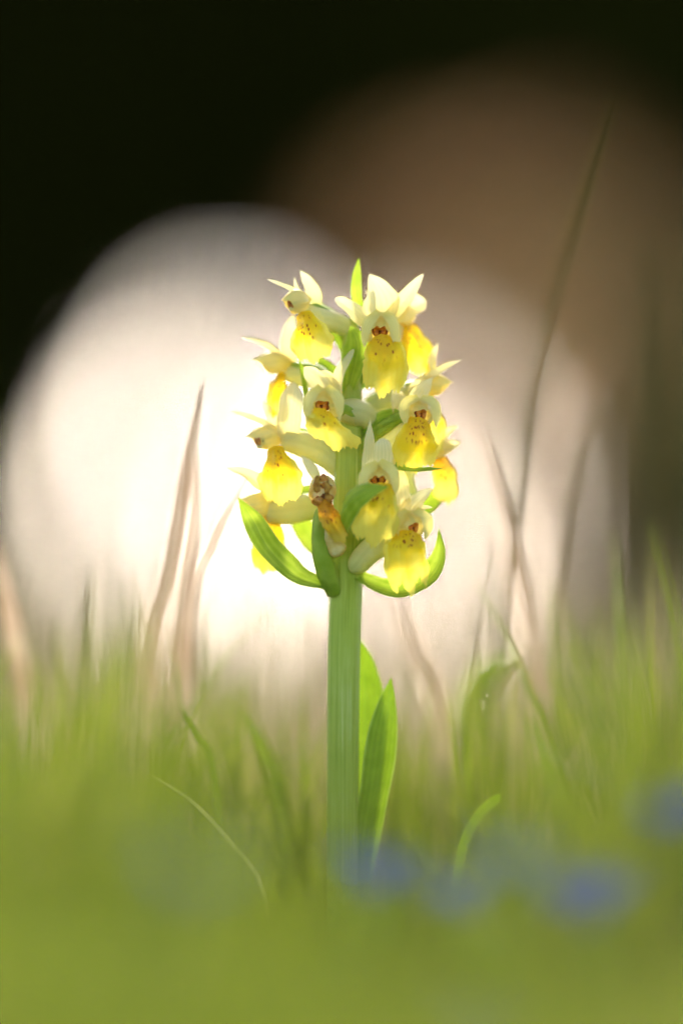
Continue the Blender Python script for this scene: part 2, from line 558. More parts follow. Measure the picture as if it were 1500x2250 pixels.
def crown_mesh(prof_r, z0, z1, nleaf, size, seed, lump=0.18, core=0.86):
    """opaque dark core added to stop sky light, plus an outer layer of leaves"""
    g_ = np.random.default_rng(seed)
    ph = g_.uniform(0, 6.28, 8)
    def R(z, th):
        base = np.interp((z - z0) / (z1 - z0), [p[0] for p in prof_r], [p[1] for p in prof_r])
        return base * (1 + lump * (np.sin(3 * th + ph[0] + z * 1.1) * .5 + np.sin(5 * th + ph[1] - z * 2.3) * .35 + np.sin(9 * th + ph[2] + z * 4.1) * .25))
    nu, nv = 30, 28
    zz = np.linspace(z0, z1, nu); th = np.linspace(0, 2 * math.pi, nv, endpoint=False)
    Z, TH = np.meshgrid(zz, th, indexing='ij')
    r = R(Z, TH) * core * (1 + 0.06 * g_.normal(size=Z.shape))
    r[0] = 0.02; r[-1] = 0.01
    cv = np.stack([r * np.cos(TH), r * np.sin(TH), Z + 0.06 * g_.normal(size=Z.shape)], -1).reshape(-1, 3)
    cf = grid_faces(nu, nv, True)  # added core keeps sky light from leaking through the crown
    z = z0 + (z1 - z0) * g_.uniform(0, 1, nleaf); t = g_.uniform(0, 2 * math.pi, nleaf)
    q = R(z, t) * g_.uniform(0.74, 1.06, nleaf)
    pts = np.stack([q * np.cos(t), q * np.sin(t), z], -1)
    nn = np.stack([np.cos(t), np.sin(t), np.zeros_like(t)], -1)
    lv, lf, lr = leaf_cloud(pts, nn, size, g_)
    v = np.vstack([cv, lv]); k = len(cv)
    f = cf + [tuple(x + k for x in q_) for q_ in lf]
    return v, f, np.concatenate([np.full(k, 0.1), lr])


def trunk_mesh(h, r0, r1, seed, limbs=0):
    g_ = np.random.default_rng(seed)
    vs_, fs = [], []
    def limb(pts, ra, rb, n=9, m=9):
        nonlocal vs_, fs
        C = catmull(pts, m); T = unit(np.gradient(C, axis=0))
        A = unit(np.cross(T, np.array((0.31, 0.2, 0.1)) + np.zeros_like(T))); B = np.cross(A, T)
        rr = np.linspace(ra, rb, m); th = np.linspace(0, 6.283, n, endpoint=False)
        v = C[:, None] + A[:, None] * (rr[:, None] * np.cos(th))[..., None] + B[:, None] * (rr[:, None] * np.sin(th))[..., None]
        fs += grid_faces(m, n, True, len(vs_)); vs_ += v.reshape(-1, 3).tolist()
    limb([(0, 0, -0.3), (g_.normal() * .03, g_.normal() * .03, h * .3), (g_.normal() * .06, g_.normal() * .06, h * .7), (0, 0, h)], r0, r1, m=14)
    for i in range(limbs):
        z = h * (0.30 + 0.6 * i / max(1, limbs)); t = g_.uniform(0, 6.28); L = g_.uniform(.5, 1.0)
        limb([(0, 0, z), (math.cos(t) * L * .5, math.sin(t) * L * .5, z + L * .35), (math.cos(t) * L, math.sin(t) * L, z + L * .55)], r0 * .35, r0 * .08, 6, 5)
    return vs_, fs


def tree_proto(name, label, cat, group, crown, trunk, leafmat):
    o = empty(name, (0, 0, 0), label, cat, group)
    mesh_obj('trunk', trunk[0], trunk[1], M['bark'], o)
    mesh_obj('crown', crown[0], crown[1], leafmat, o, attr=crown[2], smooth=False)
    return o


def dup(root, loc, rz, sc_=1.0, label=None):
    r = root.copy(); col.objects.link(r)
    r.location = loc; r.rotation_euler = (0, 0, rz); r.scale = (sc_, sc_, sc_) if np.isscalar(sc_) else sc_
    if label: r['label'] = label
    for ch in list(root.children):
        c = ch.copy(); col.objects.link(c); c.parent = r
    return r


FD = 30.0                                    # the forest edge stands about 30 m off
KF = S * (FD + D0) / D0                      # metres per photo pixel there


def fx(px): return (px - 750) * KF
def fz(py): return HC + (1450 - py) * KF       # height of a sight line, level at row 1450


GB = 'trees along the forest edge'
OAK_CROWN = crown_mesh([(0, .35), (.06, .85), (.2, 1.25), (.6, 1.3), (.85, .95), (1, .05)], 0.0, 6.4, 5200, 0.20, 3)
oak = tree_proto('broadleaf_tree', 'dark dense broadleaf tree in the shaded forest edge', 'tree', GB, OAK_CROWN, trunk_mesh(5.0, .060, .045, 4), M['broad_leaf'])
# the prototype's zero is the underside of its crown; the trunk runs down from there into the ground
for ch in oak.children:
    if ch.name.startswith('trunk'):
        ch.location.z = -3.4
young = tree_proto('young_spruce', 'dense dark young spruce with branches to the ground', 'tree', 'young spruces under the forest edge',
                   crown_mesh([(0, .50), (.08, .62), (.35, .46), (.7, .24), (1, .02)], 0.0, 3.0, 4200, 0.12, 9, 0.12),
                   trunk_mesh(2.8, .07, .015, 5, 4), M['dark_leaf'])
BOUGH = crown_mesh([(0, .05), (.12, .62), (.35, .95), (.6, 1.0), (.85, .7), (1, .05)], -1.0, 1.0, 420, 0.42, 17, 0.16, 0.9)
bough_mesh = None
used = {'o': False, 'y': False}


def put(kind, px, bottom_py, depth, s_=1.0, rz=None, label=None):
    """stand a tree so that its crown begins at a given sight line"""
    root = oak if kind == 'o' else young
    k = (FD + D0 + depth) / (FD + D0)
    x, y = fx(px) * k, FD + depth
    if kind == 'o':
        z = HC + (1450 - bottom_py) * KF * k
    else:
        z = float(ground_z(np.array(x), np.array(y)))
    rz = random.uniform(0, 6.28) if rz is None else rz
    if not used[kind]:
        used[kind] = True
        o = root
        o.location = (x, y, z); o.rotation_euler = (0, 0, rz); o.scale = (s_,) * 3
        if label: o['label'] = label
        return o
    return dup(root, (x, y, z), rz, s_, label)


def hang_boughs(tree, x0, x1, low):
    """leafy clumps added as low boughs, shaping the sky gaps down to a sight line"""
    global bough_mesh
    hw = (x1 - x0) * .5 + 6
    yy = low - hw * 1.0
    i = 0
    while yy > 700:
        c = np.array((fx((x0 + x1) / 2 + random.uniform(-5, 5)), FD + random.uniform(-.15, .15), fz(yy)))
        if bough_mesh is None:
            o = mesh_obj('gap_bough', BOUGH[0], BOUGH[1], M['broad_leaf'], attr=BOUGH[2], smooth=False)
            bough_mesh = o.data
        else:
            o = bpy.data.objects.new('gap_bough', bough_mesh); col.objects.link(o)
        o.parent = tree
        k = tree.scale[0]
        o.rotation_euler = (random.uniform(-.2, .2), random.uniform(-.2, .2), random.uniform(0, 6.28))
        bpy.context.view_layer.update()
        o.location = tree.matrix_world.inverted() @ Vector(c)
        o.scale = (hw * KF / k, hw * KF / k, hw * 1.15 * KF / k)
        yy -= hw * 1.3
        i += 1


random.seed(21)
# front and back rows of crowns
for px, b in ((-1500, 1250), (-1080, 1180), (-640, 1120), (-280, 1040), (10, 960), (1330, 960), (1640, 1000), (2000, 1080), (2400, 1150), (2800, 1200)):
    put('o', px, b, random.uniform(-0.5, 0.5))
for px, b in ((-1300, 1150), (-860, 1100), (-420, 1000), (-40, 880), (300, 760), (620, 740), (900, 760), (1180, 800), (1480, 930), (1820, 950), (2200, 1080), (2580, 1150)):
    put('o', px, b, 2.4 + random.uniform(-.4, .4), 1.12)
# slender trees over the light gaps, with hanging boughs added to shape them: (trunk, [(from, to, lowest sight line)])
for px, hang in ((232, [(120, 212, 1420), (205, 300, 1420), (296, 342, 1110)]),
                 (351, [(362, 432, 985)]),
                 (441, [(450, 528, 805)]),
                 (566, [(528, 566, 1380), (562, 612, 1400), (618, 688, 1060)]),
                 (735, [(688, 740, 1400), (736, 782, 1400), (782, 852, 1150)]),
                 (862, [(872, 952, 905)]),
                 (968, [(958, 980, 1200), (984, 1044, 1030), (1044, 1110, 1420)])):
    t_ = put('o', px, 780, random.uniform(-.1, .1), 1.0, label='slender dark tree with low boughs added to shape a bright gap')
    t_['group'] = 'slender trees around the bright gaps'
    for x0, x1, low in hang:
        hang_boughs(t_, x0, x1, low)
# slim junipers, added to narrow the light gaps from below
jun = tree_proto('juniper', 'slim columnar juniper added to close a light gap between the trunks', 'shrub', 'junipers between the forest trunks',
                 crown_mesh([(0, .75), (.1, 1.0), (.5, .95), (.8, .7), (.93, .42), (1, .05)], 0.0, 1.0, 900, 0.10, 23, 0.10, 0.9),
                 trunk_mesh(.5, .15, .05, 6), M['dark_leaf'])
for i, (px, top_py, hw) in enumerate(((320, 1310, 30), (397, 1195, 46), (490, 1030, 50), (653, 1240, 48), (735, 1290, 56), (817, 1305, 46), (912, 1110, 50), (1015, 1170, 42))):
    d_ = .45 + .1 * (i % 3)
    k = (FD + D0 + d_) / (FD + D0)
    x = fx(px) * k
    z = float(ground_z(np.array(x), np.array(FD + d_)))
    h = HC + (1450 - top_py) * KF * k - z
    sc3 = (hw * KF * k, hw * KF * k, h)
    if i == 0:
        jun.location = (x, FD + d_, z); jun.scale = sc3
    else:
        dup(jun, (x, FD + d_, z), i * .9, sc3)
# young spruces fill the space below
for px, d, s_ in ((-1350, 0, 1.3), (-1000, 1, 1.2), (-690, -.6, 1.3), (-430, 1.2, 1.3), (-170, -.5, 1.15), (60, .4, 1.0),
                  (1240, .6, 1.0), (1460, -.8, 1.25), (1700, .9, 1.3), (1960, -.3, 1.3), (2240, .7, 1.2), (2540, -.5, 1.3)):
    put('y', px, 0, d, s_)

# the forest edge runs on to both sides
for i in range(12):
    for sg in (-1, 1):
        px = 650 + sg * (2350 + i * 430)
        put('o', px + random.uniform(-60, 60), 1200 + random.uniform(-60, 60), random.uniform(-.5, .5) + (2.3 if i % 2 else 0), 1.1)
        put('y', px + 190, 0, random.uniform(-.8, .8), random.uniform(1.2, 1.5))
# ------------------------------------------------------------------ saplings added to tint the blurred glow
def sapling(name, label, px, py, dist, rad, n, size, mat, seed):
    g_ = np.random.default_rng(seed)
    k = S * (dist + D0) / D0
    bx = (px - 750) * k
    bz = float(ground_z(np.array(bx), np.array(dist)))
    o = empty(name, (bx, dist, bz), label, 'sapling')
    cz = HC + (1450 - py) * k - bz
    # a few stems from the ground, forking into twigs that carry the leaves
    vs_, fs, pts = [], [], []
    def limb(pp, ra, rb, m=8, ns=6):
        C = catmull(pp, m); T = unit(np.gradient(C, axis=0))
        A = unit(np.cross(T, np.array((0.31, 0.2, 0.1)) + np.zeros_like(T))); B = np.cross(A, T)
        rr = np.linspace(ra, rb, m)[:, None]; th = np.linspace(0, 6.283, ns, endpoint=False)
        v = C[:, None] + A[:, None] * (rr * np.cos(th))[..., None] + B[:, None] * (rr * np.sin(th))[..., None]
        fs.extend(grid_faces(m, ns, True, len(vs_))); vs_.extend(v.reshape(-1, 3).tolist())
        return C
    for i in range(4):
        a_ = i * 1.6 + g_.uniform(-.4, .4)
        e1 = np.array((math.cos(a_) * rad[0] * .45, math.sin(a_) * rad[1] * .45, cz + rad[2] * g_.uniform(.2, .8)))
        st = limb([(0, 0, -.05), e1 * (.15, .15, .4), e1 * (.5, .5, .75), e1], .011, .004, 12)
        for j in range(9):
            b0 = st[g_.integers(6, 12)]
            d = unit(g_.normal(size=3) + np.array((0, 0, .25)))
            e2 = np.array((0, 0, cz)) + d * np.array(rad) * g_.uniform(.6, 1.05)
            tw = limb([b0, (b0 + e2) / 2 + g_.normal(size=3) * .02, e2], .003, .001, 8, 5)
            for q in range(n // 36):
                pts.append(tw[g_.integers(2, 8)] + g_.normal(size=3) * np.array(rad) * .17)
    pts = np.array(pts)
    lv, lf, lr = leaf_cloud(pts, np.zeros_like(pts), size, g_)
    mesh_obj('crown', lv + np.array(o.location), lf, M[mat], o, attr=lr, smooth=False)
    mesh_obj('trunk', np.array(vs_) + np.array(o.location), fs, M['bark'], o)


M['hazel_leaf'] = mat_foliage('hazel_leaf', (0.26, 0.22, 0.08), (0.42, 0.35, 0.16), 0.55)
sapling('brown_glow_sapling', 'beech sapling with dry brown leaves, added for the brown glow', 1095, 735, 11.0, (.21, .20, .21), 2500, 0.055, 'dry_leaf', 15)
sapling('olive_glow_sapling', 'olive leafy sapling added to tint the glow beside the brown beech', 1290, 880, 10.0, (.17, .15, .20), 900, 0.045, 'hazel_leaf', 16)

# ------------------------------------------------------------------ the orchid
base = P(752, 2190, 0)
orchid = empty('orchid', tuple(base), 'pale yellow orchid in bloom on a thick green stem amid grass', 'orchid')
stem = tube('stem', [(752, 2230, 0), (752, 1950, 0), (753, 1700, 0), (754, 1500, 0), (758, 1330, 0), (762, 1190, 0), (767, 1000, 1), (768, 850, 2), (772, 730, 3), (778, 690, 3)],
            [(0, 34), (.3, 35), (.5, 36), (.58, 36), (.66, 32), (.78, 25), (.88, 18), (.95, 13), (1, 8)], M['ovary'], orchid, nu=70, ns=48, ribs=0.03, nrib=7, origin=1)
def mat_stem():
    m, nt = new_mat('stem'); g = G(nt)
    tc, v, t = g.uv()
    cmb = g.n('ShaderNodeCombineXYZ')
    g.l(g.math('MULTIPLY', v, 46.0), cmb.inputs[0]); g.l(g.math('MULTIPLY', t, 5.0), cmb.inputs[1])
    st = g.noise(1.0, cmb.outputs[0], 3, 0.6)
    blot = g.noise(90, tc.outputs['Object'], 4)
    c = g.ramp(g.math('ADD', g.math('MULTIPLY', st, 0.7), g.math('MULTIPLY', blot, 0.3)), [(0.30, (0.30, 0.39, 0.025)), (0.52, (0.45, 0.52, 0.06)), (0.70, (0.62, 0.65, 0.18))])
    hair = g.n('ShaderNodeCombineXYZ')
    g.l(g.math('MULTIPLY', v, 60.0), hair.inputs[0]); g.l(g.math('MULTIPLY', t, 900.0), hair.inputs[1])
    hn = g.noise(1.0, hair.outputs[0], 2)
    c = g.mix(g.math('MULTIPLY', g.smooth(hn, 0.55, 0.75), 0.25), c, (0.58, 0.64, 0.26))
    h = g.math('ADD', g.math('MULTIPLY', st, 1.0), g.math('MULTIPLY', hn, 0.4))
    g.sheet(c, 0.22, rough=0.5, spec=0.2, normal=g.bump(h, 0.4, 0.0003))
    return m


M['stem'] = mat_stem()
stem.data.materials[0] = M['stem']


def leafpart(name, pts, w, mat=None, **k):
    return ribbon(name, pts, w, M[mat or 'bract'], orchid, **k)


# leaves at the foot
leafpart('leaf', [(762, 2150, 5), (782, 1850, 9), (796, 1650, 12), (800, 1520, 13), (781, 1392, 13)], [(0, 40), (.35, 88), (.7, 102), (.88, 70), (1, 2)], 'leaf', nrm=(-.25, .1, 1), cup=0.55, crease=0.1, nu=40, nv=15)
leafpart('leaf', [(776, 2120, 2), (806, 1860, 0), (832, 1700, -1), (846, 1590, -1), (859, 1489, 0)], [(0, 36), (.35, 70), (.65, 74), (.88, 40), (1, 1)], 'leaf', nrm=(.35, .1, 1), cup=-0.5, crease=-0.1, nu=40, nv=15)
# bracts
leafpart('bract', [(742, 1296, -1), (700, 1283, -5), (648, 1262, -9), (590, 1205, -12), (553, 1140, -13), (523, 1092, -14)], [(0, 30), (.2, 42), (.5, 68), (.75, 52), (1, 1)], nrm=((.2, .8, .6), (.3, .5, .8), (-.5, .3, .8)), cup=0.6, crease=0.12, nu=40)
leafpart('bract', [(780, 1262, -2), (835, 1290, -6), (890, 1296, -8), (945, 1262, -8), (968, 1215, -7), (964, 1160, -6)], [(0, 28), (.25, 52), (.55, 74), (.8, 40), (1, 1)], nrm=((0, .7, .7), (-.2, .6, .7), (-.8, .0, .6)), cup=0.7, crease=0.08, nu=40)
leafpart('bract', [(764, 1180, -4), (752, 1135, -16), (776, 1094, -22), (812, 1076, -25), (854, 1069, -26)], [(0, 14), (.3, 66), (.55, 66), (.8, 34), (1, 1)], nrm=((-.5, .3, .8), (-.2, .5, .9), (.1, .5, .9)), cup=-0.7, crease=-0.1, nu=40, nv=15)
leafpart('bract', [(764, 900, 1), (766, 850, -1), (778, 795, -4), (783, 755, -5), (769, 716, -5)], [(0, 14), (.3, 34), (.62, 70), (.82, 50), (1, 1)], nrm=(.1, .2, 1), cup=0.45, crease=0.12, nu=34)
leafpart('bract', [(672, 895, 2), (668, 850, 0), (662, 815, -1), (655, 782, -2)], [(0, 20), (.4, 18), (.8, 10), (1, 1)], nrm=(.7, .2, .7), cup=0.6)
leafpart('bract', [(795, 700, 3), (784, 650, 2), (784, 610, 2), (788, 568, 2)], [(0, 26), (.4, 27), (.75, 20), (1, 2)], nrm=(-.2, .1, 1), cup=0.7, crease=0.1)
leafpart('bract', [(790, 1030, -1), (850, 1028, -9), (910, 1035, -13), (974, 1030, -14)], [(0, 20), (.5, 34), (.8, 30), (1, 3)], nrm=(0, 1, .35), cup=0.5)
leafpart('bract', [(800, 1170, 6), (870, 1140, 10), (930, 1115, 12), (985, 1070, 12)], [(0, 24), (.4, 62), (.75, 50), (1, 2)], nrm=(0, .5, .8), cup=0.5)
leafpart('bract', [(735, 1250, 6), (700, 1200, 11), (668, 1160, 13), (640, 1110, 13)], [(0, 24), (.5, 56), (.8, 44), (1, 2)], nrm=(-.2, .4, .9), cup=0.5)
leafpart('bract', [(770, 800, 3), (745, 745, 4), (715, 695, 4), (690, 655, 4)], [(0, 20), (.5, 40), (.8, 26), (1, 2)], nrm=(.2, .6, .7), cup=0.5)
leafpart('bract', [(770, 880, 4), (735, 820, 5), (690, 790, 5), (655, 775, 5)], [(0, 20), (.5, 32), (.8, 22), (1, 2)], nrm=(.1, .8, .5), cup=0.5)
leafpart('bract', [(766, 1060, 2), (725, 1015, 4), (680, 965, 3), (650, 940, 2)], [(0, 24), (.5, 44), (.8, 28), (1, 2)], nrm=(.1, .8, .5), cup=0.5)
leafpart('bract', [(780, 985, 2), (820, 935, -1), (858, 915, -2), (885, 905, -2)], [(0, 24), (.5, 42), (.8, 30), (1, 2)], nrm=(-.1, .6, .8), cup=0.5)
leafpart('bract', [(775, 860, 6), (810, 845, 8), (860, 835, 9), (905, 850, 9)], [(0, 20), (.5, 38), (.8, 26), (1, 2)], nrm=(-.1, .8, .6), cup=0.5)
leafpart('bract', [(770, 1100, 5), (725, 1085, 7), (670, 1080, 7), (640, 1095, 7)], [(0, 24), (.5, 40), (.8, 26), (1, 2)], nrm=(.1, .8, .5), cup=0.5)

SEP = [(0, .55), (.35, 1.0), (.7, .72), (1, .12)]


def W(w, pr=SEP): return [(t, w * k) for t, k in pr]


LIP = [(0, .40), (.22, .56), (.5, .98), (.75, 1.12), (1, .98)]


def flower(ovary, hd=None, sepals=(), lip=None, spur=None, col_=None, orad=None, seed=0, label=None, lmat='lip', cheeks=False, ov_mat='ovary'):
    fl = tube('flower', ovary, orad or [(0, 11), (.4, 15), (.8, 14), (1, 9)], M[ov_mat], orchid, ribs=0.08, nrib=6, seed=seed)
    fl['o'] = tuple(orchid.location)
    if label: fl['label'] = label
    if hd:
        hood('hood', hd[0], hd[1], hd[2], hd[3], hd[4], fl, M['petal'], seed=seed, **(hd[5] if len(hd) > 5 else {}))
    if cheeks:
        cx, cy, cz_ = hd[0]
        g5 = np.random.default_rng(seed + 40)
        for sx in (-1, 1):
            j = g5.uniform(-4, 4, 6)
            ribbon('petal', [(cx + sx * 4 + j[0], cy - hd[3] * .98 + j[1], cz_ - 3), (cx + sx * (hd[2] * .80) + j[2], cy - 12 + j[3], cz_ - 4.5), (cx + sx * hd[2] * .88 + j[4], cy + 34 + j[5], cz_ - 4)],
                   [(0, 20), (.35, 30), (.7, 26), (1, 8)], M['petal'], fl, nrm=((sx * .2, .6, .8), (sx * .6, .2, .8)), cup=0.7 * (1 if sx > 0 else 1), crease=0.08, tip='round', nu=22, nv=9, ruffle=.06, seed=seed + sx)
    for q in sepals:
        pts, wd = q[0], q[1]
        k = dict(q[2]) if len(q) > 2 else {}
        kk = dict(cup=0.55, crease=0.10, tip='round', nrm=(0, .15, 1), nu=26, nv=11, ruffle=0.07)
        kk.update(k)
        ribbon('sepal', pts, W(wd) if np.isscalar(wd) else wd, M['sepal'], fl, seed=seed, **kk)
    if lip:
        pts, wd = lip[0], lip[1]
        k = dict(lip[2]) if len(lip) > 2 else {}
        kk = dict(cup=-0.55, crease=-0.16, nrm=(0, .2, 1), nu=38, nv=37, lip=dict(lobe=.045, round=.15), ruffle=0.10, curl=0.08)
        kk.update(k)
        ribbon('lip', pts, W(wd, LIP) if np.isscalar(wd) else wd, M[lmat], fl, seed=seed, **kk)
    if spur:
        tube('spur', spur[0], spur[1], M['spur'], fl, ns=18, ribs=0.02, nrib=4)
    if col_:
        column(col_[0], col_[1], col_[2], fl)
    return fl


# 1 top, faces left
flower([(774, 770, 3), (752, 722, 4), (722, 692, 3), (680, 672, 0)],
       ((648, 664, -4), (-.8, -.12, .6), 28, 29, 58),
       (([(676, 656, -2), (632, 634, -5), (586, 613, -7)], 24, dict(nrm=(-.1, .8, .6))),
        ([(684, 660, 0), (656, 640, 1), (646, 608, 2)], 15, dict(nrm=(-.7, .3, .7))),
        ([(696, 676, 1), (684, 634, 2), (659, 594, 2)], 36, dict(nrm=(.2, .2, 1)))),
       ([(664, 686, -5), (676, 725, -9), (690, 796, -8)], 88, dict(nrm=(-.25, .15, 1))),
       ([(668, 682, -2), (705, 700, 1), (745, 712, 3), (790, 738, 4)], [(0, 16), (.4, 24), (.8, 21), (1, 14)]),
       ((641, 664, -5), (-.6, -.15, .8), 0.68), seed=1)
# 2 top centre, faces the lens
flower([(770, 880, 2), (790, 830, 3), (825, 770, 0), (836, 735, -4)],
       ((836, 726, -9), (-.08, -.15, 1), 37, 42, 44),
       (([(846, 706, -4), (840, 655, -2), (811, 602, 0)], [(0, 44), (.4, 72), (.75, 46), (1, 10)]),
        ([(815, 712, -7), (812, 675, -7), (820, 636, -6)], 36, dict(nrm=(-.3, .2, 1))),
        ([(815, 722, -3), (775, 682, -3), (736, 655, -3)], [(0, 30), (.4, 40), (.8, 28), (1, 20)], dict(nrm=(-.2, .6, .8))),
        ([(862, 694, -3), (893, 652, -2), (930, 601, -1)], [(0, 36), (.4, 36), (.8, 22), (1, 8)], dict(nrm=(.2, .6, .8)))),
       ([(836, 736, -13), (838, 752, -14), (846, 795, -15), (838, 868, -13)], 96, dict(nrm=(-.05, .2, 1), crease=-0.25)),
       ([(838, 740, -5), (815, 780, 0), (790, 800, 3), (770, 830, 5)], [(0, 15), (.5, 20), (1, 13)]),
       ((834, 724, -8), (-.08, -.15, 1), 0.95), seed=2, cheeks=True)
# 3 behind 2, faces right and away
flower([(775, 790, 5), (820, 740, 7), (860, 715, 9), (885, 705, 9)],
       ((890, 690, 9), (.85, .05, -.35), 28, 34, 62, dict(beak=.1)),
       (([(872, 700, 6), (900, 680, 5), (936, 660, 5)], [(0, 40), (.5, 56), (.85, 50), (1, 30)], dict(nrm=(.1, .5, .9), cup=.8)),
        ([(880, 690, 9), (850, 660, 10), (800, 640, 10)], 30)),
       ([(880, 706, 7), (910, 750, 6), (945, 822, 6)], [(0, 44), (.4, 78), (.8, 86), (1, 60)], dict(nrm=(.35, .3, .8), cup=-.6)),
       ([(880, 710, 8), (870, 760, 8), (862, 820, 8)], [(0, 16), (.5, 24), (1, 14)]), seed=3)
# 4 upper left, faces left
flower([(768, 880, 4), (730, 835, 7), (680, 812, 8), (630, 806, 7)],
       ((598, 798, 6), (-.95, -.05, .25), 25, 27, 74),
       (([(630, 796, 6), (582, 760, 5), (530, 741, 4)], 24, dict(nrm=(-.1, .8, .6))),
        ([(636, 812, 9), (634, 745, 10), (645, 690, 10)], 40)),
       ([(618, 818, 5), (604, 850, 3), (600, 915, 4)], 58, dict(nrm=(-.5, .1, .8), cup=-.9)),
       ([(622, 818, 7), (670, 828, 8), (720, 836, 7), (758, 850, 6)], [(0, 18), (.4, 25), (.8, 22), (1, 14)]), seed=4)
# 5 centre left, faces the lens, lip swung to the right
flower([(768, 965, 1), (785, 930, 0), (765, 905, -5), (725, 895, -8)],
       ((710, 889, -10), (-.22, -.12, 1), 39, 40, 44),
       (([(722, 872, -6), (700, 840, -6), (668, 806, -5)], [(0, 34), (.4, 48), (.8, 34), (1, 14)], dict(nrm=(-.3, .4, .9))),
        ([(742, 885, -5), (744, 825, -5), (778, 766, -5)], [(0, 22), (.4, 26), (.8, 20), (1, 12)], dict(nrm=(-.2, .2, 1))),
        ([(735, 870, -4), (725, 835, -3), (700, 815, -2)], 34)),
       ([(711, 899, -14), (716, 914, -15), (724, 940, -15), (736, 985, -12)], [(0, 44), (.3, 60), (.65, 112), (.85, 136), (1, 136)], dict(side=(.95, -.28, -.1), cup=-.5, nrm=(0, .3, 1))),
       ([(740, 905, -6), (775, 905, -2), (808, 918, 2), (835, 950, 4)], [(0, 20), (.4, 30), (.8, 27), (1, 16)]),
       ((707, 888, -10), (-.22, -.12, 1), 0.85), seed=5, cheeks=True)
# 6 left middle, faces left
flower([(766, 1040, 3), (735, 1000, 5), (690, 968, 5), (640, 958, 2)],
       ((584, 962, -1), (-.92, -.18, .45), 27, 30, 80),
       (([(632, 968, 0), (572, 928, -3), (507, 903, -5)], 28, dict(nrm=(-.1, .8, .6))),
        ([(616, 948, 3), (600, 918, 4), (574, 880, 4)], 34, dict(nrm=(-.4, .3, .9))),
        ([(632, 972, -2), (636, 915, -2), (646, 838, -1)], [(0, 34), (.4, 58), (.75, 52), (1, 18)])),
       ([(602, 982, -5), (610, 1030, -10), (616, 1108, -9)], 94, dict(nrm=(-.2, .15, 1))),
       ([(618, 968, -2), (670, 978, 0), (715, 1000, 2), (760, 1046, 3)], [(0, 20), (.4, 30), (.8, 26), (1, 17)]),
       ((568, 967, -3), (-.75, -.25, .6), 0.66), seed=6)
# 7 right, faces half right
flower([(770, 1010, 1), (815, 960, 0), (865, 925, -2), (905, 912, -4)],
       ((922, 906, -7), (.40, -.15, .9), 38, 35, 48),
       (([(905, 945, -2), (884, 900, -1), (866, 852, 0)], [(0, 34), (.4, 48), (.8, 32), (1, 12)]),
        ([(905, 915, -4), (920, 870, -4), (950, 828, -3)], 44, dict(nrm=(.2, .4, .9)))),
       ([(922, 918, -11), (919, 935, -12), (914, 975, -13), (912, 1034, -11)], [(0, 44), (.3, 62), (.65, 96), (.85, 106), (1, 104)], dict(nrm=(.1, .2, 1))),
       ([(900, 930, -3), (870, 965, 0), (840, 985, 2), (815, 1010, 3)], [(0, 18), (.5, 26), (1, 15)]),
       ((924, 906, -8), (.35, -.12, .9), 0.85), seed=7, cheeks=True)
# 8 right upper, faces right
flower([(772, 930, 5), (830, 880, 6), (890, 855, 6), (930, 845, 4)],
       ((958, 846, 3), (.92, -.08, .35), 26, 27, 66),
       (([(915, 858, 2), (965, 816, 0), (1015, 790, -1)], 30, dict(nrm=(.1, .8, .6))),
        ([(935, 840, 5), (948, 790, 6), (962, 752, 6)], 18),
        ([(905, 880, 2), (918, 850, 2), (950, 825, 2)], 36)),
       ([(944, 868, 4), (958, 920, 2), (958, 998, 3)], 72, dict(nrm=(.5, .1, .8), cup=-.9)),
       ([(930, 860, 4), (880, 870, 5), (835, 880, 6), (795, 900, 6)], [(0, 16), (.5, 25), (1, 15)]), seed=8)
# 9 right lower, past its best, faces right and away
flower([(772, 1120, 6), (830, 1060, 9), (890, 1010, 10), (940, 990, 9)],
       ((965, 985, 8), (.92, -.08, .2), 24, 25, 60),
       (([(945, 985, 8), (978, 955, 8), (1006, 935, 8)], 26, dict(nrm=(.1, .7, .7))),
        ([(950, 1000, 7), (980, 985, 7), (1012, 972, 7)], 40, dict(nrm=(.2, .6, .7)))),
       ([(966, 1005, 8), (978, 1045, 6), (984, 1108, 6)], [(0, 34), (.4, 62), (.8, 66), (1, 30)], dict(nrm=(.2, .1, 1), cup=-.9)),
       ([(955, 1000, 9), (915, 1015, 9), (897, 1050, 9), (915, 1098, 8)], [(0, 13), (.5, 13), (1, 8)]), seed=9, lmat='lip_old', label='ageing flower with orange lip')
# 10 centre, faces the lens, crossed by a bract
flower([(766, 1160, -1), (800, 1120, -3), (835, 1085, -6), (838, 1060, -9)],
       ((832, 1054, -13), (-.03, -.15, 1), 38, 41, 44),
       (([(838, 1040, -10), (842, 1000, -10), (840, 962, -9)], [(0, 44), (.4, 44), (.85, 34), (1, 26)], dict(cup=.35)),
        ([(806, 1066, -9), (812, 1000, -8), (813, 920, -7)], 34, dict(nrm=(-.4, .1, .9))),
        ([(862, 1035, -9), (866, 990, -8), (874, 944, -7)], 14, dict(nrm=(.5, .1, .9))),
        ([(866, 1035, -9), (878, 1085, -8), (884, 1150, -6)], [(0, 40), (.4, 48), (.8, 40), (1, 20)], dict(nrm=(.3, .1, 1)))),
       ([(835, 1061, -17), (836, 1078, -18), (826, 1122, -20), (820, 1198, -18)], [(0, 38), (.3, 66), (.6, 100), (.85, 112), (1, 98)], dict(nrm=(0, .2, 1), crease=-.2)),
       ([(838, 1075, -8), (820, 1120, -5), (800, 1150, -2), (785, 1180, 1)], [(0, 16), (.5, 22), (1, 14)]),
       ((830, 1048, -12), (-.03, -.15, 1), 0.95), seed=10, cheeks=True)
